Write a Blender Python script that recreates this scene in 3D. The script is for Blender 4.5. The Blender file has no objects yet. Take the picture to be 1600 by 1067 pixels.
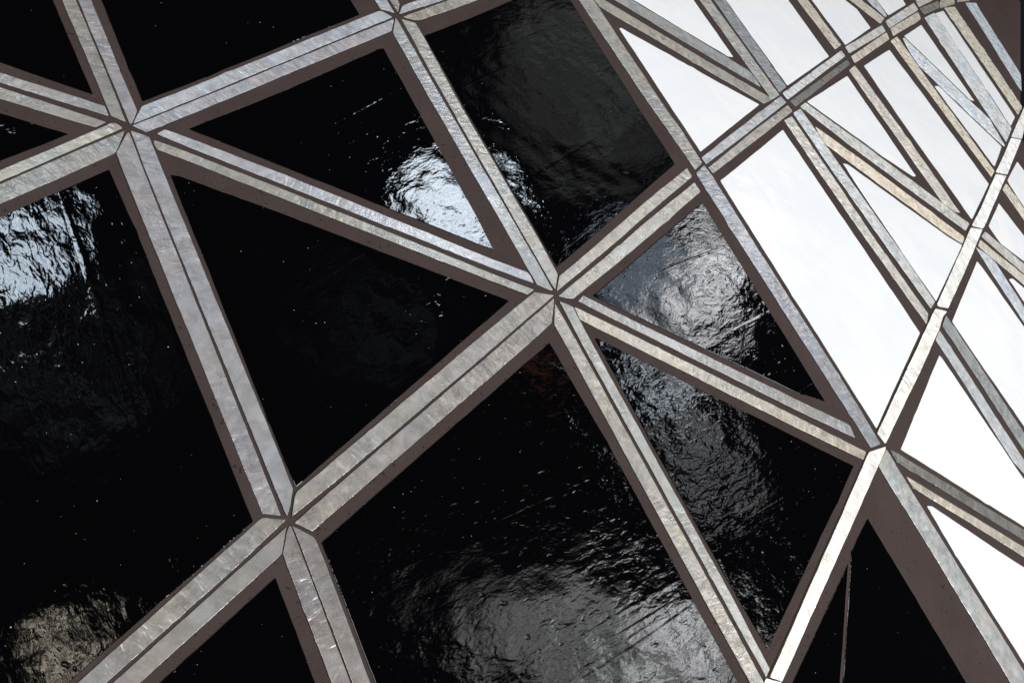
import bpy, bmesh, math, random
import numpy as np
from mathutils import Vector, Matrix

# ------------------------------------------------------------------ camera geometry
# World Z is the normal of the mosaic at the middle of the view, metres throughout.
W0, H0, FPX = 1600.0, 1067.0, 1300.0          # size of the photograph and focal length in its pixels
SCALE = 0.54
PA, PB, PC = -3.2e-4 * FPX, 4.0e-4 * FPX, 0.777
NC = -np.array([PA, PB, PC]); NC /= np.linalg.norm(NC)
YC = np.array([0, 0, 1.0]); YC = YC - (YC @ NC) * NC; YC /= np.linalg.norm(YC)
XC = np.cross(YC, NC)
MW = np.array([XC, YC, NC])                    # camera frame (x right, y down, z ahead) to world
CAM = -(MW @ np.array([0, 0, SCALE / PC]))     # the middle of the view is the world origin

scene = bpy.context.scene
cd = bpy.data.cameras.new('camera'); cam = bpy.data.objects.new('camera', cd)
scene.collection.objects.link(cam); scene.camera = cam
cd.sensor_width = 36.0; cd.lens = 36.0 * FPX / W0; cd.clip_start = 0.01; cd.clip_end = 100
rx, ry, rz = MW @ np.array([1, 0, 0]), MW @ np.array([0, -1, 0]), MW @ np.array([0, 0, -1])
mw = Matrix.Identity(4)
for i in range(3):
    mw[i][0], mw[i][1], mw[i][2], mw[i][3] = rx[i], ry[i], rz[i], CAM[i]
cam.matrix_world = mw

# ------------------------------------------------------------------ light
world = bpy.data.worlds.new('World'); scene.world = world; world.use_nodes = True
world.node_tree.nodes['Background'].inputs[0].default_value = (0.75, 0.85, 1.0, 1)
world.node_tree.nodes['Background'].inputs[1].default_value = 0.012
vs = scene.view_settings
vs.view_transform = 'Standard'; vs.look = 'None'; vs.exposure = 0.0; vs.gamma = 1.0; vs.use_curve_mapping = False

def area(name, pos, target, sx, sy, radiance, color, shape='RECTANGLE', roll=0.0, patchy=None):
    l = bpy.data.lights.new(name, 'AREA'); l.shape = shape; l.size = sx; l.size_y = sy
    a = sx * sy * (math.pi / 4 if shape in ('DISK', 'ELLIPSE') else 1)
    l.energy = radiance * math.pi * a; l.color = color
    if patchy:                                   # noise put across the lamp so its reflection comes out uneven
        l.use_nodes = True; nt = l.node_tree; em = nt.nodes['Emission']
        ge = nt.nodes.new('ShaderNodeNewGeometry'); nz = nt.nodes.new('ShaderNodeTexNoise'); mr = nt.nodes.new('ShaderNodeMapRange')
        off = nt.nodes.new('ShaderNodeVectorMath'); off.inputs[1].default_value = (patchy[1], patchy[1] * 1.7, 0)
        nz.inputs['Scale'].default_value = patchy[0]; nz.inputs['Detail'].default_value = 5; nz.inputs['Roughness'].default_value = .6; nz.inputs['Distortion'].default_value = .6
        mr.inputs['From Min'].default_value = .38; mr.inputs['From Max'].default_value = .62
        mr.inputs['To Min'].default_value = patchy[2]; mr.inputs['To Max'].default_value = patchy[3]
        nt.links.new(ge.outputs['Parametric'], off.inputs[0]); nt.links.new(off.outputs[0], nz.inputs['Vector'])
        nt.links.new(nz.outputs['Fac'], mr.inputs['Value'])
        # ragged, fading border: distance from the middle of the lamp, broken up by the same noise
        dv = nt.nodes.new('ShaderNodeVectorMath'); dv.operation = 'DISTANCE'; dv.inputs[1].default_value = (.5, .5, 0)
        nt.links.new(ge.outputs['Parametric'], dv.inputs[0])
        wob = nt.nodes.new('ShaderNodeMath'); wob.operation = 'MULTIPLY_ADD'; wob.inputs[1].default_value = .5
        nt.links.new(nz.outputs['Fac'], wob.inputs[0]); nt.links.new(dv.outputs['Value'], wob.inputs[2])
        fall = nt.nodes.new('ShaderNodeMapRange'); fall.interpolation_type = 'SMOOTHSTEP'
        for k, v in zip(('From Min', 'From Max', 'To Min', 'To Max'), (.46, .76, 1, 0)): fall.inputs[k].default_value = v
        nt.links.new(wob.outputs[0], fall.inputs['Value'])
        clip = nt.nodes.new('ShaderNodeMath'); clip.operation = 'MAXIMUM'; clip.inputs[1].default_value = 0
        nt.links.new(mr.outputs[0], clip.inputs[0])
        mu = nt.nodes.new('ShaderNodeMath'); mu.operation = 'MULTIPLY'
        nt.links.new(clip.outputs[0], mu.inputs[0]); nt.links.new(fall.outputs[0], mu.inputs[1]); nt.links.new(mu.outputs[0], em.inputs['Strength'])
    o = bpy.data.objects.new(name, l); scene.collection.objects.link(o)
    o.location = pos
    q = (Vector(target) - Vector(pos)).to_track_quat('-Z', 'Y')
    o.rotation_euler = (q.to_matrix() @ Matrix.Rotation(roll, 3, 'Z')).to_euler()
    return o
def polar(az, el, r, origin=(0, 0, 0)):
    az, el = math.radians(az), math.radians(el)
    return (origin[0] + r * math.sin(az) * math.cos(el), origin[1] + r * math.cos(az) * math.cos(el), origin[2] + r * math.sin(el))

MID, NEAR = (0.75, 1.25, 0), (-0.1, 0.05, 0)
area('key_lamp', polar(116, 50, 4.5, MID), MID, 2.0, 2.0, 20.5, (1.0, 0.985, 0.96))
area('fill_lamp', polar(-165, 48, 2.6, NEAR), NEAR, 1.4, 1.4, 6.5, (0.95, 0.97, 1.0))
# unseen lamps added to give the patches that the black glass mirrors
area('reflection_lamp', (-0.426, 1.482, 1.387), (-0.113, 0.075, 0.000), 0.4, 0.38, 18, (0.78, 0.89, 1.0), 'ELLIPSE', math.radians(0), (4, 1.3, 0.6, 1.3))
area('reflection_lamp', (-1.238, 0.489, 1.616), (-0.294, -0.215, 0.000), 0.32, 0.34, 16, (0.72, 0.86, 1.0), 'ELLIPSE', math.radians(0), (4, 4.1, 0.6, 1.3))
area('reflection_lamp', (0.405, 1.816, 1.182), (0.119, 0.228, 0.000), 0.4, 0.8, 7.5, (0.95, 0.96, 1.0), 'RECTANGLE', math.radians(20), (5, 7.7, 0.1, 1.6))
area('reflection_lamp', (0.179, 1.725, 1.316), (0.049, 0.159, 0.000), 0.38, 0.55, 2.2, (0.66, 0.8, 1.0), 'RECTANGLE', math.radians(20), (5, 9.7, 0.2, 1.5))
area('reflection_lamp', (0.508, 1.529, 1.461), (0.130, 0.068, 0.000), 0.26, 0.18, 8, (0.78, 0.88, 1.0), 'ELLIPSE', math.radians(30), (5, 3.1, 0.1, 1.6))
area('reflection_lamp', (0.739, 1.436, 1.527), (0.183, 0.029, 0.000), 0.5, 0.4, 1.8, (0.95, 0.97, 1.0), 'ELLIPSE', math.radians(0), (6, 6.1, -0.4, 1.8))
area('reflection_lamp', (0.834, 0.685, 1.688), (0.192, -0.175, 0.000), 1.3, 0.62, 1.7, (0.97, 0.98, 1.0), 'ELLIPSE', math.radians(55), (6, 2.9, -0.1, 2.0))
area('reflection_lamp', (1.036, 0.855, 1.617), (0.246, -0.127, 0.000), 0.75, 0.5, 5, (0.97, 0.98, 1.0), 'ELLIPSE', math.radians(55), (6, 7.9, -0.1, 2.0))
area('warm_lamp', (-0.405, -0.170, 1.963), (-0.083, -0.379, 0.000), 0.4, 0.3, 4.5, (1.0, 0.9, 0.72), 'ELLIPSE', math.radians(0), (8, 3.3, -1.0, 1.6))
area('red_stand_in_lamp', (0.143, 1.325, 1.502), (0.036, 0.009, 0.000), 0.2, 0.24, 0.5, (1.0, 0.32, 0.22), 'ELLIPSE', math.radians(0), (3, 2.5, 0.0, 1.7))  # added lamp standing in for an unseen red thing
area('dim_lamp', (-0.978, 0.380, 1.740), (-0.220, -0.250, 0.000), 0.7, 0.6, 0.14, (0.85, 0.95, 1.0), 'ELLIPSE', math.radians(0), (4, 6.5, -0.6, 1.8))  # this and the next: added to lift the too-black glass
area('dim_lamp', (-0.359, 1.056, 1.624), (-0.085, -0.079, 0.000), 0.8, 0.5, 0.05, (0.8, 0.9, 1.0), 'ELLIPSE', math.radians(0), (4, 8.5, -0.6, 1.8))
area('dim_lamp', (-0.339, 2.088, 1.011), (-0.109, 0.378, 0.000), 0.95, 0.85, 0.34, (0.97, 1.0, 0.98), 'ELLIPSE', math.radians(0), (3, 5.5, 0.3, 1.4))

# ------------------------------------------------------------------ the curved face
RIDGE_PX = [(1150, 1165), (1208, 1045), (1290, 875), (1377, 695), (1440, 560), (1476, 483), (1504, 420), (1528, 355), (1560, 278), (1590, 205)]
def plane_hit(p):
    r = np.array([(p[0] - W0 / 2) / FPX, (p[1] - H0 / 2) / FPX, 1.0]); w = MW @ r
    t = -CAM[2] / w[2]; return CAM + t * w
_r = np.array([plane_hit(p)[:2] for p in RIDGE_PX])
RC = np.polyfit(_r[:, 1], _r[:, 0], 2)
YMIN, YMAX = _r[:, 1].min(), _r[:, 1].max()
RADIUS, FOLD, SOFT = 24.0, math.tan(math.radians(10)), 0.006
def surf_z(x, y):
    yy = np.clip(y, YMIN - .1, YMAX + .2)
    d = (x - np.polyval(RC, yy)) / np.sqrt(1 + np.polyval(np.polyder(RC), yy) ** 2)
    soft = 0.5 * (d + np.sqrt(d * d + SOFT * SOFT))
    return -(x * x + y * y) / (2 * RADIUS) - FOLD * soft
def hit(px):
    """pixels of the photograph (n,2) -> points on the curved face (n,3)"""
    px = np.atleast_2d(np.asarray(px, float))
    r = np.stack([(px[:, 0] - W0 / 2) / FPX, (px[:, 1] - H0 / 2) / FPX, np.ones(len(px))], 1)
    w = r @ MW.T
    t = -CAM[2] / w[:, 2]
    F = lambda t: CAM[2] + t * w[:, 2] - surf_z(CAM[0] + t * w[:, 0], CAM[1] + t * w[:, 1])
    for _ in range(14):
        e = 1e-5; f0 = F(t); df = (F(t + e) - f0) / e
        t = t - f0 / df
    return CAM + t[:, None] * w
def normal(p):
    e = 1e-4; x, y = p[:, 0], p[:, 1]
    n = np.stack([-(surf_z(x + e, y) - surf_z(x - e, y)) / (2 * e), -(surf_z(x, y + e) - surf_z(x, y - e)) / (2 * e), np.ones(len(x))], 1)
    return n / np.linalg.norm(n, axis=1)[:, None]

# ------------------------------------------------------------------ materials
def nodes(name):
    m = bpy.data.materials.new(name); m.use_nodes = True
    nt = m.node_tree; b = nt.nodes['Principled BSDF']
    return m, nt, b
def add(nt, kind, **kw):
    n = nt.nodes.new(kind)
    for k, v in kw.items():
        if k.startswith('i_'):
            n.inputs[k[2:]].default_value = v
        else:
            setattr(n, k, v)
    return n
def coords(nt, scale, rnd=True):
    tc = add(nt, 'ShaderNodeTexCoord'); mp = add(nt, 'ShaderNodeMapping'); mp.inputs['Scale'].default_value = scale
    nt.links.new(tc.outputs['Object'], mp.inputs['Vector'])
    if rnd:
        oi = add(nt, 'ShaderNodeObjectInfo'); mu = add(nt, 'ShaderNodeVectorMath', operation='SCALE'); mu.inputs[0].default_value = (37.1, 53.7, 11.3)
        nt.links.new(oi.outputs['Random'], mu.inputs['Scale']); nt.links.new(mu.outputs['Vector'], mp.inputs['Location'])
    return mp.outputs['Vector']
def noise(nt, vec, scale, detail=2.0, rough=0.5, dist=0.0):
    n = add(nt, 'ShaderNodeTexNoise'); n.inputs['Scale'].default_value = scale; n.inputs['Detail'].default_value = detail
    n.inputs['Roughness'].default_value = rough; n.inputs['Distortion'].default_value = dist
    nt.links.new(vec, n.inputs['Vector']); return n.outputs['Fac']
def math_(nt, op, a, b=None, c=None):
    n = add(nt, 'ShaderNodeMath', operation=op)
    for i, v in enumerate((a, b, c)):
        if v is None: continue
        if isinstance(v, (int, float)): n.inputs[i].default_value = v
        else: nt.links.new(v, n.inputs[i])
    return n.outputs[0]
def ramp(nt, fac, lo, hi, a=0.0, b=1.0):
    n = add(nt, 'ShaderNodeMapRange'); n.clamp = True
    for k, v in zip(('From Min', 'From Max', 'To Min', 'To Max'), (lo, hi, a, b)): n.inputs[k].default_value = v
    nt.links.new(fac, n.inputs['Value']); return n.outputs[0]
def bump(nt, height, dist, strength=1.0, prev=None):
    n = add(nt, 'ShaderNodeBump'); n.inputs['Distance'].default_value = dist; n.inputs['Strength'].default_value = strength
    nt.links.new(height, n.inputs['Height'])
    if prev is not None: nt.links.new(prev, n.inputs['Normal'])
    return n.outputs['Normal']
def mixc(nt, fac, a, b, mode='MIX'):
    n = add(nt, 'ShaderNodeMix', data_type='RGBA', blend_type=mode)
    for s, v in ((0, fac), (6, a), (7, b)):
        if isinstance(v, (int, float)): n.inputs[s].default_value = v
        elif isinstance(v, tuple): n.inputs[s].default_value = v
        else: nt.links.new(v, n.inputs[s])
    return n.outputs[2]

def make_grout():
    m, nt, b = nodes('grout')
    v = coords(nt, (1, 1, 1), False)
    big = noise(nt, v, 22, 4, .6); fine = noise(nt, v, 1500, 3, .7); grain = noise(nt, v, 420, 4, .65)
    c = mixc(nt, ramp(nt, big, .3, .7), GROUT_A, GROUT_B)
    c = mixc(nt, ramp(nt, fine, .42, .62, 0, .35), c, GROUT_C)
    pit = ramp(nt, noise(nt, v, 300, 1, .5), .70, .76)
    c = mixc(nt, math_(nt, 'MULTIPLY', pit, .55), c, (.012, .009, .008, 1))
    nt.links.new(c, b.inputs['Base Color']); b.inputs['Roughness'].default_value = .85
    b.inputs['Specular IOR Level'].default_value = .12
    h = math_(nt, 'ADD', math_(nt, 'MULTIPLY', fine, .4), grain)
    h = math_(nt, 'SUBTRACT', h, math_(nt, 'MULTIPLY', pit, 1.5))
    nt.links.new(bump(nt, h, .00035), b.inputs['Normal'])
    return m
def make_black():
    m, nt, b = nodes('black_glass')
    b.inputs['Base Color'].default_value = (.0010, .0010, .0013, 1); b.inputs['Roughness'].default_value = .02
    b.inputs['IOR'].default_value = 1.52
    v = coords(nt, (.55, 1, 1)); vs_ = coords(nt, (.035, 1, 1)); vr = coords(nt, (1, 1, 1))
    act = ramp(nt, noise(nt, vr, 8, 2, .5), .38, .62, .30, 1.0)
    dim = noise(nt, v, 138, 2.5, .56, .35)                       # hammered dimples
    fin = noise(nt, v, 560, 2, .5)
    streak = ramp(nt, noise(nt, vs_, 75, 1, .5), .66, .74)    # roller lines
    pits = ramp(nt, noise(nt, v, 210, 1, .4), .68, .80)
    h = math_(nt, 'MULTIPLY', dim, act)
    h = math_(nt, 'ADD', h, math_(nt, 'MULTIPLY', fin, .07))
    h = math_(nt, 'ADD', h, math_(nt, 'MULTIPLY', streak, .3))
    h = math_(nt, 'SUBTRACT', h, math_(nt, 'MULTIPLY', pits, .22))
    h = math_(nt, 'MULTIPLY', h, add(nt, 'ShaderNodeObjectInfo').outputs['Alpha'])   # some sheets are more hammered than others
    n1 = bump(nt, noise(nt, vr, 13, 2, .5), .0030)            # slow waviness of the sheet
    nt.links.new(bump(nt, h, BLACK_BUMP, 1.0, n1), b.inputs['Normal'])
    return m
def make_white():
    m, nt, b = nodes('white_glass')
    v = coords(nt, (1, .8, 1))
    cloud = noise(nt, v, 18, 3, .5, .6)
    c = mixc(nt, ramp(nt, cloud, .35, .68), (.75, .765, .79, 1), (.80, .805, .81, 1))
    nt.links.new(c, b.inputs['Base Color']); b.inputs['Roughness'].default_value = .12
    b.inputs['IOR'].default_value = 1.5; b.inputs['Subsurface Weight'].default_value = 0.0
    h = math_(nt, 'ADD', noise(nt, v, 38, 2, .45, .3), math_(nt, 'MULTIPLY', noise(nt, v, 240, 1, .5), .08))
    nt.links.new(bump(nt, h, .0005), b.inputs['Normal'])
    return m
def make_silver():
    m, nt, b = nodes('silver_foil_glass')
    oi = add(nt, 'ShaderNodeObjectInfo')
    v = coords(nt, (1, 1, 1)); vx = coords(nt, (1.0, .42, 1)); vl = coords(nt, (.35, 1, 1))
    mott = noise(nt, v, 75, 3, .6, .5); rip = noise(nt, vx, 190, 2, .55, .5); fib = noise(nt, vl, 700, 2, .6)
    act = ramp(nt, noise(nt, v, 12, 1, .5), .36, .60, .15, 1.0)                # quiet and lively stretches of the foil
    k = math_(nt, 'ADD', ramp(nt, mott, .25, .75, .76, 1.14), math_(nt, 'MULTIPLY', ramp(nt, fib, .3, .7, -.13, .13), act))
    crest = ramp(nt, rip, .52, .72)
    k = math_(nt, 'ADD', k, math_(nt, 'MULTIPLY', ramp(nt, rip, .3, .7, -.17, .15), act))
    k = math_(nt, 'ADD', k, math_(nt, 'MULTIPLY', math_(nt, 'MULTIPLY', crest, crest), math_(nt, 'MULTIPLY', act, .25)))  # foil glints and crinkle shading painted into the colour
    col = mixc(nt, 1.0, oi.outputs['Color'], k, 'MULTIPLY')
    tint = ramp(nt, noise(nt, v, 33, 2, .5), .3, .7)
    col = mixc(nt, 1.0, col, mixc(nt, tint, (.97, 1.0, 1.04, 1), (1.04, 1.0, .94, 1)), 'MULTIPLY')
    nt.links.new(col, b.inputs['Base Color'])
    b.inputs['Metallic'].default_value = .3
    nt.links.new(ramp(nt, mott, .3, .7, .22, .38), b.inputs['Roughness'])
    b.inputs['Coat Weight'].default_value = .2; b.inputs['Coat Roughness'].default_value = .10
    h = math_(nt, 'ADD', math_(nt, 'MULTIPLY', rip, math_(nt, 'MULTIPLY', act, 1.3)), math_(nt, 'MULTIPLY', mott, .7))
    h = math_(nt, 'ADD', h, math_(nt, 'MULTIPLY', math_(nt, 'MULTIPLY', fib, .10), act))
    nt.links.new(bump(nt, h, .0011), b.inputs['Normal'])
    return m
def plain(name, col, rough=.6):
    m, nt, b = nodes(name)
    v = coords(nt, (1, 1, 1)); c = mixc(nt, ramp(nt, noise(nt, v, 120, 3, .6), .3, .7), tuple(x * .7 for x in col) + (1,), col + (1,))
    nt.links.new(c, b.inputs['Base Color']); b.inputs['Roughness'].default_value = rough
    return m
GROUT_A, GROUT_B, GROUT_C = (.038, .0265, .0248, 1), (.050, .036, .0338, 1), (.073, .055, .0515, 1)
BLACK_BUMP = .00058
M = dict(grout=make_grout(), K=make_black(), W=make_white(), S=make_silver())
M['R'] = M['S']
M['edge'] = plain('shadow_line_edge', (.030, .023, .022), .8)  # dark shadow line at the piece edges, put into the side wall colour
M['glass_edge'] = plain('green_glass_edge', (.30, .27, .13), .35)
M['dust'] = plain('dust', (.5, .51, .53), .8)
M['crumb'] = plain('grout_crumb', (.14, .115, .105), .9)

# ------------------------------------------------------------------ the mosaic
C = scene.collection
root = bpy.data.objects.new('mosaic_panel', None); C.objects.link(root)
root['label'] = 'curved mosaic panel of black and white glass tiles framed by silver strips in brown grout'
root['category'] = 'mosaic'
root.empty_display_size = 0.1

def lin(h):
    v = [int(h[i:i + 2], 16) / 255 for i in (0, 2, 4)]
    return [x / 12.92 if x < .04045 else ((x + .055) / 1.055) ** 2.4 for x in v]
def wobble(P, rng, step, amp):
    """hand-cut outline: subdivide the edges, round the corners a touch, and let the cut wander"""
    out = []; n = len(P)
    for i in range(n):
        a, b = np.array(P[i]), np.array(P[(i + 1) % n]); L = np.hypot(*(b - a))
        if L < 1e-6: continue
        t = (b - a) / L; nn = np.array([-t[1], t[0]])
        k = max(1, int(L / step)); r = min(CORNER, L * .3)
        ph, ph2 = rng.uniform(0, 6.28, 2)
        ts = [r / L] + [(j + rng.uniform(-.25, .25)) / k for j in range(1, k)] + [1 - r / L]
        for u in sorted(ts):
            if u < r / L or u > 1 - r / L: continue
            env = min(1.0, 6 * u * L / 60, 6 * (1 - u) * L / 60)
            w = amp * env * (math.sin(u * L / 23 + ph) * .6 + math.sin(u * L / 7.3 + ph2) * .4 + rng.normal() * .35)
            if rng.random() < .012: w -= amp * 3
            out.append(a + t * u * L + nn * w)
    return out
CORNER = 1.1
def inset(Q, w):
    """move a hand-cut outline inwards by w (its area is positive)"""
    Q = [q for i, q in enumerate(Q) if np.hypot(*(q - Q[i - 1])) > .8]
    n = len(Q); out = []
    for i in range(n):
        a, b, c = Q[i - 1], Q[i], Q[(i + 1) % n]
        d1 = (b - a) / np.hypot(*(b - a)); d2 = (c - b) / np.hypot(*(c - b))
        m = np.array([-d1[1] - d2[1], d1[0] + d2[0]]); m /= max(1e-6, np.hypot(*m))
        out.append(b + m * w / max(.5, m @ np.array([-d1[1], d1[0]])))
    return out
def area2(P):
    return .5 * sum(P[i][0] * P[(i + 1) % len(P)][1] - P[(i + 1) % len(P)][0] * P[i][1] for i in range(len(P)))
def make_piece(kind, colour, P, seed):
    rng = np.random.default_rng(seed)
    if area2(P) < 0: P = P[::-1]
    depth_q = 1.0
    amp = {'S': .30, 'R': .35, 'K': .35, 'W': .25}[kind]
    Q = wobble(P, rng, 9 if kind != 'K' else 14, amp)
    Q = inset(Q, .5)
    bm = bmesh.new()
    vsx = [bm.verts.new((p[0], p[1], 0)) for p in Q]
    bm.faces.new(vsx)
    xs = [p[0] for p in Q]; ys = [p[1] for p in Q]
    g = 26 if kind in 'SR' else 40
    for lo, hi, nrm in ((min(xs), max(xs), (1, 0, 0)), (min(ys), max(ys), (0, 1, 0))):
        x = math.ceil(lo / g) * g + .37
        while x < hi:
            bmesh.ops.bisect_plane(bm, geom=bm.verts[:] + bm.edges[:] + bm.faces[:], plane_co=(x * nrm[0], x * nrm[1], 0), plane_no=nrm, dist=1e-4)
            x += g
    top = bm.faces[:]
    # ring 1: rounded lip, ring 2: the cut side going down into the grout (all heights kept per vertex)
    lvl = {v: 0 for v in bm.verts}; off = {v: (0.0, 0.0) for v in bm.verts}
    bnd = [e for e in bm.edges if len(e.link_faces) == 1]
    nrm2 = {}
    for e in bnd:
        f = e.link_faces[0]; c = f.calc_center_median(); d = e.verts[1].co - e.verts[0].co
        nn = Vector((d.y, -d.x, 0)); nn.normalize()
        if nn.dot((e.verts[0].co + e.verts[1].co) / 2 - c) < 0: nn = -nn
        for v in e.verts: nrm2.setdefault(v, []).append(nn)
    vn = {}
    for v, l in nrm2.items():
        s = sum(l, Vector((0, 0, 0))); s.normalize(); vn[v] = s / max(.45, s.dot(l[0]))
    ring = bnd; src = {v: v for v in vn}; sides = []
    for lev in (1, 2):
        res = bmesh.ops.extrude_edge_only(bm, edges=ring)
        newv = [x for x in res['geom'] if isinstance(x, bmesh.types.BMVert)]
        newe = [x for x in res['geom'] if isinstance(x, bmesh.types.BMEdge)]
        newf = [x for x in res['geom'] if isinstance(x, bmesh.types.BMFace)]
        pos = {}
        for v in src: pos[(round(v.co.x, 4), round(v.co.y, 4))] = v
        new_src = {}
        for v in newv:
            o = pos[(round(v.co.x, 4), round(v.co.y, 4))]
            vn[v] = vn[o]; lvl[v] = lev; new_src[v] = v
        for v in newv:
            w = .55 if lev == 1 else .02
            v.co += vn[v] * w
        sides.append(newf); ring = [e for e in newe if e.verts[0] in new_src and e.verts[1] in new_src]; src = new_src
    bm.verts.ensure_lookup_table()
    px = np.array([[v.co.x, v.co.y] for v in bm.verts])
    base = hit(px); nr = normal(base)
    cpx = np.mean(np.array(P), axis=0)
    org = hit([cpx])[0]; zn = normal(org[None])[0]
    tl = {'K': .0045, 'W': .003, 'S': .004, 'R': .004}[kind]
    tilt = rng.normal(0, tl, 2) * TILT.get(seed, 1.0)
    ext = np.abs(base - org).max(axis=0)
    lim = .0003
    tx = np.clip(tilt[0], -lim / max(ext[0], .01), lim / max(ext[0], .01)); ty = np.clip(tilt[1], -lim / max(ext[1], .01), lim / max(ext[1], .01))
    lift = {'K': -.0001, 'W': .0, 'S': .00015, 'R': .0009}[kind] + rng.uniform(-.0001, .0001)
    h = np.array([{0: 0.0, 1: -.00014, 2: -.0050}[lvl[v]] for v in bm.verts]) + lift + tx * (base[:, 0] - org[0]) + ty * (base[:, 1] - org[1])
    pts = base + nr * h[:, None]
    # local frame: x along the piece (or along the roller lines of the glass), z out of the face
    if kind in 'SR':
        d = np.array(P) - cpx; u, s, vt = np.linalg.svd(d); dirpx = vt[0]
    else:
        ang = math.radians(STREAK.get(seed, -28)); dirpx = np.array([math.cos(ang), math.sin(ang)])
    tgt = hit([cpx + dirpx * 3])[0] - org; tgt -= zn * (tgt @ zn); tgt /= np.linalg.norm(tgt)
    yy = np.cross(zn, tgt); R = np.stack([tgt, yy, zn], 1)
    loc = (pts - org) @ R
    for v, p in zip(bm.verts, loc): v.co = p
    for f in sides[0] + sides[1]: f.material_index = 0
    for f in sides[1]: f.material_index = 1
    for f in bm.faces: f.smooth = True
    lipset = set(sides[0]); sideset = set(sides[1])
    cls = lambda f: 1 if f in lipset else 2 if f in sideset else 0
    for e in bm.edges:
        if len(e.link_faces) == 2 and cls(e.link_faces[0]) != cls(e.link_faces[1]): e.smooth = False
    bmesh.ops.recalc_face_normals(bm, faces=bm.faces[:])
    if sum(f.normal.z for f in bm.faces if f.material_index == 0) < 0: bmesh.ops.reverse_faces(bm, faces=bm.faces[:])
    name = {'S': 'silver_strip', 'R': 'ridge_strip', 'K': 'black_glass_tile', 'W': 'white_glass_tile'}[kind]
    me = bpy.data.meshes.new(name); bm.to_mesh(me); bm.free()
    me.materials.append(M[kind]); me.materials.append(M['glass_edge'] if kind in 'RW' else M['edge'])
    o = bpy.data.objects.new(name, me); C.objects.link(o); o.parent = root
    mt = Matrix.Identity(4)
    for i in range(3):
        for j in range(3): mt[i][j] = R[i, j]
        mt[i][3] = org[i]
    o.matrix_world = mt
    if kind == 'K': o.color = (1, 1, 1, ROUGHNESS_OF.get(seed, .75))
    if colour != '-':
        c3 = lin(colour); g = sum(c3) / 3
        gain = 1.25 if kind == 'R' else STRIP_GAIN * (WEAK_KEY_GAIN if 38 <= seed <= 60 or 68 <= seed <= 71 else 1)  # ridge gain: brightness from facing the light, put into the colour
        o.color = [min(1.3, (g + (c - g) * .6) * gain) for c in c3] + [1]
    return o
STRIP_GAIN, WEAK_KEY_GAIN = 1.0, 1.32        # second gain lifts the far strips' colour against the weak key light there
ROUGHNESS_OF = {92: 1.2, 93: 1.0, 94: .95, 87: .60, 86: .35, 89: .7, 91: .7, 90: .6}
TILT = {86: -1.0, 87: 0.3}
STREAK = {87: 72, 84: 80}

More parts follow.
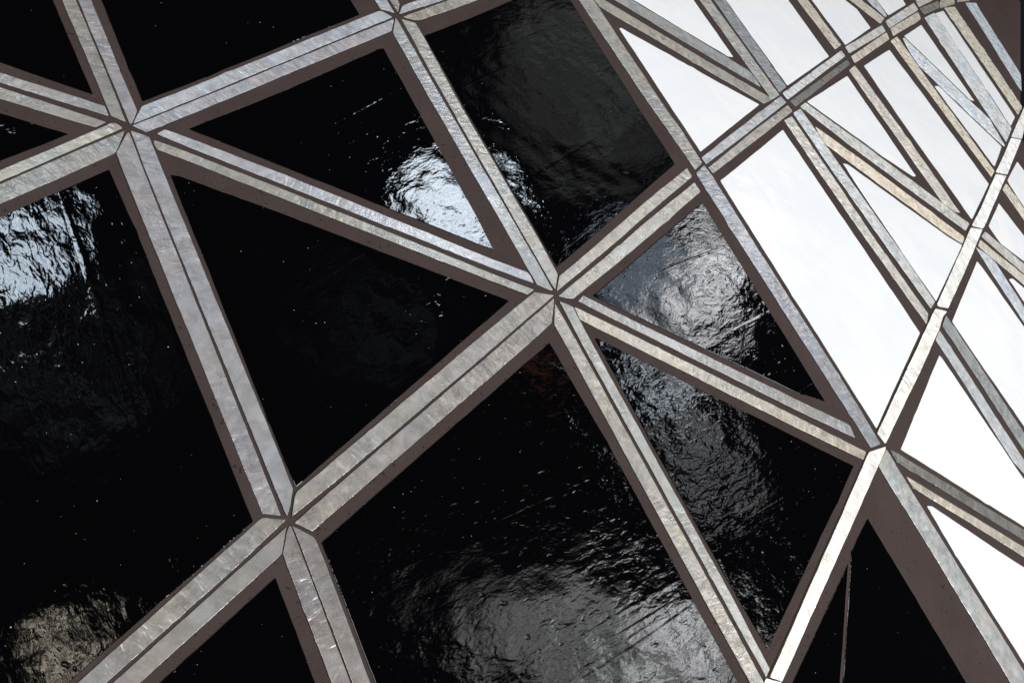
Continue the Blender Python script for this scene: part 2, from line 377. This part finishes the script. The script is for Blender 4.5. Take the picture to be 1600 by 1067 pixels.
POLYS = '''
S a09b94 173.5,181.2 143.5,110 96.8,0 50,-110 72,-110 118.1,0 164.5,110 197.2,191.7
S a5a1a6 122.1,0 167.5,110 203.1,194.4 205.7,193.5 214.2,173.7 187,110 142.4,0 96,-110 76,-110
S bcc1cc 208.7,192.8 212.7,182.7 221.7,166.2 299.9,135.5 530,42.7 590,18.7 596,18 613.2,27.7 530,61.8 299.9,156.2
S b3b1ba 206.4,197 299.9,159.5 530,64.2 614.7,30 615.5,32.2 611.7,48.7 530,82.5 299.9,178.7 228.2,207.2
S b9bac2 244.7,209.7 257.4,202.7 299.9,217.9 449.7,274.9 770,405.2 824.7,425.7 829.2,431 833.7,442.2 770,419.3 449.7,291.8 299.9,232.6
S a9a69c 240.2,220.2 243.2,219.4 299.9,240.4 449.7,299.2 770,428.7 833.7,453.5 824,461 770,440.7 449.7,313.7 299.9,253.9 246.2,233.7 240.9,225.4
S a19da1 198.2,209 181.7,239.7 193,270 377,720 410.7,801.7 439.2,805 405.5,720 225.6,270 201.6,207.5
S a4a3a8 204.2,204.2 228.9,270 412.2,720 448.2,807 453.4,790.5 457.6,763.5 440.7,720 255.9,270 233.4,214.2 219.9,209
S b6b3a4 191.5,200.7 186.2,196.2 179.5,192.9 172.7,193.2 100,224.7 0,266.5 -110,312.5 -110,330.7 0,284 100,240.7
S a5a29b 195.2,203.7 180.2,238.6 112,270 0,318.8 -110,367 -110,337 0,288.4 100,244.2
S aaa8ab 169.7,181.2 163.7,165.8 145,160.2 100,145.2 0,114 -110,80 -110,95 0,129.2 100,160.5
S aaa69f 166,191.3 149.5,199.2 100,185 0,154.5 -110,121 -110,101 0,136.6 100,169.2
S b9bdc6 616.2,20.7 594.5,15 585.2,0 541,-80 560,-80 604.2,0
S aba295 621.8,19.5 624.5,6.7 621,0 577,-80 564,-80 608.7,0
S b9bbc4 623.3,22.8 629,9.7 655.2,0 800,-54 830,-43 694.9,0
S b2a999 629,26.7 649.9,32.2 660.4,30.7 729.9,6.7 747.5,0 895,-56 860,-51 703.9,0
S acaeb2 618.5,27.7 694.2,160 822.5,380 864.2,453.2 860,453.5 839,444.5 802.2,380 674.7,160 614,51.7 616.2,39
S b1ada5 627.2,29.7 649.2,36 657.4,49.5 717.4,160 845,380 871.2,428.7 869.7,438.5 867.2,453.5 824.7,380 699.4,160
S bcb5a8 869.3,455.7 873.9,431.7 880.9,425.7 934.9,380 1000,322.7 1073.5,262.5 1081.7,276 1000,344.9 960.4,380
S b9b5aa 872.2,462.9 883.9,465.5 895.9,466.7 969.9,407 1013.5,370 1094.5,300 1084.7,285.3 1000,354.7 969.9,381.5
S a7a29b 866,461 835.2,456.2 770,509.7 520.9,720 463.9,768 460.9,774 455.7,807.4 549.9,730.8 774.5,540
S a39b94 865.7,465.8 864.5,484.9 861.8,504.7 823.2,540 549.9,776.2 487.9,829.7 460.2,816.7 549.9,738.3 780.8,540
S b0a99d 867.5,473.3 866,506.7 884.7,540 1100,936.2 1172.7,1067 1192,1100 1201,1080 1194.2,1067 1107.5,907 904.9,540
S b0b0aa 873.9,470.7 895.9,480.1 900.4,490.9 926.7,540 1130.7,907 1203.4,1044.2 1197.5,1056.9 1114.2,907 910.6,540
S a8a6a4 903.1,470.4 911.7,461.7 969.9,490.9 1250,626.7 1323.5,661.8 1328,665.2 1336.2,684.3 1250,643.2 969.9,504.1
S c4b9a4 897.1,480.1 900.4,480.7 969.9,514.2 1250,653.7 1353.4,705.7 1349.3,718 1250,670.8 969.9,531.4 905.7,499.2
S 98948f 447.2,811.2 413,808.2 408.5,809.2 350,860.9 120.4,1067.1 28,1150 72,1150 165.1,1067.1 374.7,880
S 9b9691 448.2,822.7 446,830.9 440.7,863.9 424.2,880 217.4,1067.1 125,1150 83,1150 175.5,1067.1 383.3,880
S 958d89 452.7,820.1 448.2,830.9 442.2,864.7 447.5,880 518.7,1067.1 550,1150 579,1150 547.9,1067.1 477.1,880 455.7,823.4
S 968e8b 457.6,821.9 469.9,827.9 490.9,839.2 495.4,847.4 508.9,880 578.9,1067.1 610,1150 583,1150 551.4,1067.1 480.1,880
S aaa69f 1086.2,265.8 1097.2,254.7 1069,210 1033.4,160 927,0 887,-60 866,-60 904.5,0 1012.4,160 1047.7,210
S a2a5ae 1087.7,271.2 1100.1,258 1113.9,276 1172.4,370 1319.7,600 1375.9,693.3 1369.9,696 1360.9,699.3 1297.2,600 1149.9,370
S c0c1c8 1096,246.7 1103.4,257.2 1165.7,210 1228.9,160.3 1219.9,150.5 1142.4,210
S b5aea3 1106.4,262.5 1114.2,271.2 1193.4,210 1238.3,173.9 1230.8,164.6 1170.9,210
S b5ad9e 918,-15 929.2,0 938.2,11.2 1099.9,107.2 1100,107.8 1193.7,162.7 1206.8,156 1204.9,153.7 1100,93.4 1099.9,93 944.2,0 935,-8
S a6a6a4 959.2,0 1099.9,84 1188.9,136.7 1179.9,121.4 1170.9,111.2 1099.9,68.2 987,0 968,-10 942,-10
S b9b7b2 1093,0 1205.4,156.7 1217.7,149.5 1110.2,0 1094,-22 1078,-20
S 9ca0a6 1114.7,0 1218.2,144.2 1229.1,135.7 1132.7,0 1118,-22 1100,-22
S c8c8c8 1222.5,146.6 1230.7,156.2 1321.1,87.7 1314.7,79.2
S 75726d 1234.6,158.4 1243.4,166.8 1328.2,101.2 1322.9,94.2
S c6c4be 1319.9,74.2 1326.7,84 1384.1,49.5 1378.4,39.3
S cabda6 1329.7,88.5 1335.7,99 1389.7,61.5 1385.2,51
S c9c7c2 1383.4,33.7 1389.9,44.4 1434.7,15.9 1427.8,5.2
S cabda6 1390.9,45 1395.5,57.2 1439,30 1434.7,18.7
S c4bfb2 1430.7,1.5 1436,11.7 1457.7,1.2 1457,-1.8 1434.5,-4.5
S 85817a 1436.3,13.8 1443.5,23.7 1467.8,12.7 1466,1.5
S b5ab98 1467.8,6.7 1469.3,13.5 1491.8,6.7 1490.7,-2.2 1470.5,0
S bbb19d 1494.8,-3 1495.7,4.2 1515.1,1.8 1514.7,-4.5
S c9bca6 1245.7,0 1304.6,78 1314.2,70.8 1261.5,0 1243,-25 1227,-25
S c6bca8 1326.7,0 1375.7,37.5 1382.2,28.9 1345.4,0 1325,-14 1306,-14
S bac4d2 1354.4,0 1366.4,12 1383.2,27.7 1385.9,25.2 1369.4,0 1359,-14 1342,-14
S c2bdb4 1225.2,188.4 1237.2,182.2 1290.2,260 1371.6,380 1450.3,490.2 1447.8,506.5 1357.5,380 1273.4,260
S bfc2c4 1240.2,177.5 1250.9,169.6 1313.6,260 1398.4,380 1460.6,471.5 1454,482.7 1380.9,380 1295.8,260
S c4c3be 1249.9,167.2 1258.4,160.6 1350,226.2 1514.9,349.4 1508.9,360.8 1350,244
S dccbaf 1273.4,197.7 1279.9,202.4 1350,252.5 1506.5,369.6 1507,372.4 1504,381.2 1481.2,366.8 1350,270.3 1291.2,226.8 1281.8,213.7
S cdc6b8 1326.4,110.5 1335.7,102.7 1407.2,200 1500.9,333.4 1492.4,331.2 1472.8,317.7 1390.3,200
S d8cbb2 1391.2,64.7 1401.5,57.7 1460.7,140 1554.1,267.1 1549.2,276.9 1447.2,140
S d3dbe5 1410.2,60 1413.5,59.7 1515.4,157.4 1547.7,187.2 1551.4,195.5 1570.2,227.3 1569.4,229.2 1566.4,227.7 1473.5,140 1466,132.7 1435.2,102.7 1422.5,84
S d0d6dc 1443.8,28.5 1457.7,21.7 1460.7,21 1540.2,140 1580.7,201.2 1572.4,222.5 1517.7,140
S d4cab4 1475.3,12.7 1491.8,10.8 1579.2,140 1597.2,167 1594.9,171.5 1590.7,180.2 1563.4,140
S bccad8 1508.2,4.8 1524.4,5.2 1594.9,116.9 1596.1,143.6
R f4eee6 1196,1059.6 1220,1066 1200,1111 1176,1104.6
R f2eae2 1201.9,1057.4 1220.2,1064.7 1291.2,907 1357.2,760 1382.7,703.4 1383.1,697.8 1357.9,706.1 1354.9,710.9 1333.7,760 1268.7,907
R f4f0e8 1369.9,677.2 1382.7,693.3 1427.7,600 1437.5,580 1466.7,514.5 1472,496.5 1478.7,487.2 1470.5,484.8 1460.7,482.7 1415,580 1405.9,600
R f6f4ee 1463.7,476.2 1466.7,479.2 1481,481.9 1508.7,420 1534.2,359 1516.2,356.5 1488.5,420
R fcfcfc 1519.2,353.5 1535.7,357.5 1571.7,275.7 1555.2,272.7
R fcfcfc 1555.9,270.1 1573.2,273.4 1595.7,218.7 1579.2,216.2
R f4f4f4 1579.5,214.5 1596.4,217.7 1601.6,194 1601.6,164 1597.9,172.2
S d8cdb8 1572.4,286.7 1566.1,295.7 1599.9,344.8 1625,379 1625,358 1599.9,325.7
S c0c0ba 1539.4,361.7 1533.4,369.5 1599.9,428.1 1640,463 1640,444 1599.9,411.9
S d2c8b4 1531.6,374.8 1527.7,384.5 1599.9,445.2 1640,476 1640,462 1599.9,430.2
S c0cad6 1524.1,385.4 1545.4,420 1599.9,504 1640,566 1640,540 1599.9,479.2 1561.9,420 1555.9,410.4 1546.2,400.7
S a6abae 1478,492.7 1472.3,509.2 1487,530.2 1506.4,560 1599.9,702.4 1640,768 1640,738 1599.9,675.4 1523.7,560
S cdd3da 1468.2,516 1462.2,530.9 1481.7,560 1582.2,720 1599.9,740.2 1635,788 1635,768 1599.9,718.7 1497.5,560
S 85857f 1390.2,701.6 1399.2,718.4 1400,720.7 1599.9,843.6 1640,868 1640,851 1599.9,827.4 1400,706.7
S d2c6b0 1416.5,743.5 1429.2,762.7 1584.4,860 1640,896 1640,880 1599.9,854.4
S b9bbbb 1385.2,701.9 1373.2,728.2 1400,772.7 1454.7,860 1580,1067.1 1625,1140 1658,1140 1600,1048.2 1482.2,860 1400,727
W - 1589.7,252.7 1574.2,281.7 1577.7,289 1599.9,322.7 1625,352 1640,330 1599.9,266.2
W - 1560.7,317.5 1544.7,353.5 1564.2,381.2 1599.9,407.7 1640,436 1640,412 1599.9,368.2
W - 1576.6,436.2 1582.2,435 1599.9,450 1640,480 1640,520 1599.9,471
W - 1526.7,408.2 1487.7,502.2 1490,506.2 1526.7,560 1599.9,664.9 1650,730 1650,660 1599.9,510 1536.1,420
W - 1468.2,554.9 1407.2,701.7 1599.9,822.6 1640,843 1640,812 1599.9,748 1580.7,720 1472.7,560
W - 1448.7,790 1457,790.7 1559.7,860 1600,885.8 1680,938 1680,1160 1600,1035.4 1489.7,860
K - 1356.4,809.4 1330.6,860 1330.6,872 1317.9,1067.1 1315,1110 1535,1110 1510.6,1067.1
K - 1326.1,878.9 1238.8,1067.1 1218,1110 1309,1110 1312.4,1067.1
K - 145.1,148.4 0,97.2 -110,62 -110,-110 35,-110 82,0
K - 107.3,209.8 0,177.1 -110,143 -110,293 0,251.3
K - 170.4,264.8 0,339 -110,388 -110,1150 10,1150 104.9,1067.1 395.3,814.5 357.5,720 212.5,359.9
K - 222.9,158.7 158.5,0 115,-110 481,-110 547.7,0 561.8,23.2 530,36 299.9,129.2
K - 295.2,201.7 449.7,140 530,104.2 588.5,78 599.7,75 646.2,160 745.8,340 772.1,391.3 449.7,263.1
K - 266.5,273.2 280,274.9 458,340 795.4,469.9 531.6,699.9 462.4,760.2 444.8,720 293.5,340
K - 663.4,55.8 729.9,30.7 801.4,0 872,-29 891.1,0 992.2,160 1054.7,256.4 936.6,359.9 870.1,417.2 848.7,380 721.2,160
K - 1097.5,316.7 927.4,462.8 1250,615 1280,624 1289.7,626.7
K - 928.2,525.4 1022.6,699.9 1137.5,907 1200.4,1013.4 1319.7,760 1334,727.7 1250,685.8
K - 858.8,534.9 669.9,699.9 502.9,847.1 587.5,1067.1 618,1150 1199,1150 1154.4,1067.1 954.8,700
K - 430.3,902.3 249.4,1067.1 155,1150 525,1150 492.9,1067.1
W - 967.5,44.5 971.2,43.8 1100,116.2 1186.6,163.6 1094.2,237.3
W - 1126.2,282.7 1223.7,202.4 1400,463.5 1437.5,520.1 1400.7,600 1369.2,669.3 1325.7,600 1180.7,370
W - 990.7,0 1137.2,88.5 1145.8,89.7 1083.2,0 1074,-14 968,-14
W - 1134.2,0 1230.4,133.9 1295.2,88.8 1230.7,0 1212,-25 1116,-25
W - 1268.2,0 1321.1,70.8 1360.4,43.8 1339.4,15 1319.9,0 1305,-25 1250,-25
W - 1370.2,0 1388.4,24.4 1415.6,7.9 1410.3,0 1400,-14 1362,-14
W - 1260.8,159.3 1323.7,119.2 1431.5,275.5 1426.8,275.9 1378.1,243.9 1350,222.5
W - 1349.9,103.4 1389.7,78 1436.7,140 1545.1,287.7 1518.4,343 1416.5,200
W - 1317.4,254.9 1324.9,256.8 1350,275 1479.3,368.7 1503.4,383.1 1475.7,442.5 1462.2,470.7 1427,420 1350,305.3
W - 1460.3,134.9 1466.7,134.5 1564.9,229.5 1554.4,259.9 1552.2,258.4
W - 1412.7,56.7 1439.7,39 1522.6,158.6 1516.2,156.7
W - 1461.8,21.3 1474.2,17.2 1557.4,140 1585.9,183.5 1579.2,197.3 1541.2,140
'''
pieces = []
for si, ln in enumerate(POLYS.strip().splitlines()):
    t = ln.split(); P = [tuple(map(float, s.split(','))) for s in t[2:]]
    pieces.append((t[0], P, make_piece(t[0], t[1], P, si)))

# grout bed: one relief sheet a little below the tile faces, with its rim turned down
def bed():
    xr = lambda y: 1591 + 120 * min(1, max(0, (y - 215) / 150)) + (4 if y > 0 else 0)
    nx, ny = 300, 210; y0, y1 = -125, 1165; px = []
    for j in range(ny + 1):
        y = y0 + (y1 - y0) * j / ny; x1 = xr(y)
        for i in range(nx + 1): px.append((-125 + (x1 + 125) * i / nx, y))
    p = hit(px); n = normal(p); rng = np.random.default_rng(5)
    hgt = -.0007 + .00006 * (np.sin(p[:, 0] * 63 + 2 * np.sin(p[:, 1] * 41)) + np.sin(p[:, 1] * 77 + p[:, 0] * 35)) * .5
    p = p + n * hgt[:, None]; w = nx + 1
    vt = [tuple(q) for q in p]; fc = []
    for j in range(ny):
        for i in range(nx): a = j * w + i; fc.append((a, a + w, a + w + 1, a + 1))
    loop = [i for i in range(w)] + [j * w + nx for j in range(1, ny + 1)] + [ny * w + i for i in range(nx - 1, -1, -1)] + [j * w for j in range(ny - 1, 0, -1)]
    b0 = len(vt); vt += [(vt[i][0], vt[i][1], vt[i][2] - .03) for i in loop]
    for k in range(len(loop)):
        k2 = (k + 1) % len(loop); fc.append((loop[k], loop[k2], b0 + k2, b0 + k))
    fc.append(tuple(b0 + k for k in range(len(loop))))
    me = bpy.data.meshes.new('grout_bed'); me.from_pydata(vt, [], fc); me.update()
    bm = bmesh.new(); bm.from_mesh(me); bmesh.ops.recalc_face_normals(bm, faces=bm.faces[:])
    for f in bm.faces: f.smooth = abs(f.normal.z) > .6 and len(f.verts) == 4
    bm.to_mesh(me); bm.free()
    me.materials.append(M['grout']); o = bpy.data.objects.new('grout_bed', me); C.objects.link(o); o.parent = root
    return o
bed()

# dust on the glass and crumbs of grout along the cut edges
def inside(P, x, y):
    c = False; n = len(P)
    for i in range(n):
        (x1, y1), (x2, y2) = P[i], P[i - 1]
        if (y1 > y) != (y2 > y) and x < (x2 - x1) * (y - y1) / (y2 - y1) + x1: c = not c
    return c
OCT = [(1, 0, 0), (-1, 0, 0), (0, 1, 0), (0, -1, 0), (0, 0, .8), (0, 0, -.5)]
OCF = [(0, 2, 4), (2, 1, 4), (1, 3, 4), (3, 0, 4), (2, 0, 5), (1, 2, 5), (3, 1, 5), (0, 3, 5)]
def specks(name, pts, sizes, lift, mat):
    p = hit(pts); n = normal(p); vt, fc = [], []; rng = random.Random(3)
    for q, nn, s in zip(p, n, sizes):
        b = len(vt); k = [s * rng.uniform(.5, 1.4) for _ in OCT]; c = q + nn * lift
        vt += [tuple(c + np.array(o) * r) for o, r in zip(OCT, k)]; fc += [tuple(b + i for i in f) for f in OCF]
    me = bpy.data.meshes.new(name); me.from_pydata(vt, [], fc); me.materials.append(mat)
    o = bpy.data.objects.new(name, me); C.objects.link(o); o.parent = root; o['kind'] = 'stuff'
rng = random.Random(11)
dp, ds, cp, cs = [], [], [], []
for kind, P, o in pieces:
    if kind == 'K':
        xs = [p[0] for p in P]; ys = [p[1] for p in P]
        for _ in range(int(abs(area2(P)) / 5200) + 1):
            for _try in range(30):
                x, y = rng.uniform(min(xs), max(xs)), rng.uniform(min(ys), max(ys))
                if inside(P, x, y): dp.append((x, y)); ds.append(rng.choice((.00015, .0002, .00025, .0004))); break
    for i in range(len(P)):
        a, b = P[i], P[(i + 1) % len(P)]; L = math.hypot(b[0] - a[0], b[1] - a[1])
        for _ in range(int(L / (26 if kind == 'K' else 90) * rng.random() * 1.2)):
            u = rng.random(); cp.append((a[0] + (b[0] - a[0]) * u + rng.gauss(0, 1.2), a[1] + (b[1] - a[1]) * u + rng.gauss(0, 1.2))); cs.append(rng.choice((.0002, .0003, .0004, .0006)))
specks('dust_specks', dp, ds, .0000, M['dust'])
specks('grout_crumbs', cp, cs, -.0004, M['crumb'])
gp = [(rng.uniform(-50, 1590), rng.uniform(-50, 1100)) for _ in range(900)]
specks('grout_flecks', gp, [rng.choice((.00015, .0002, .0003)) for _ in gp], -.0007, M['crumb'])
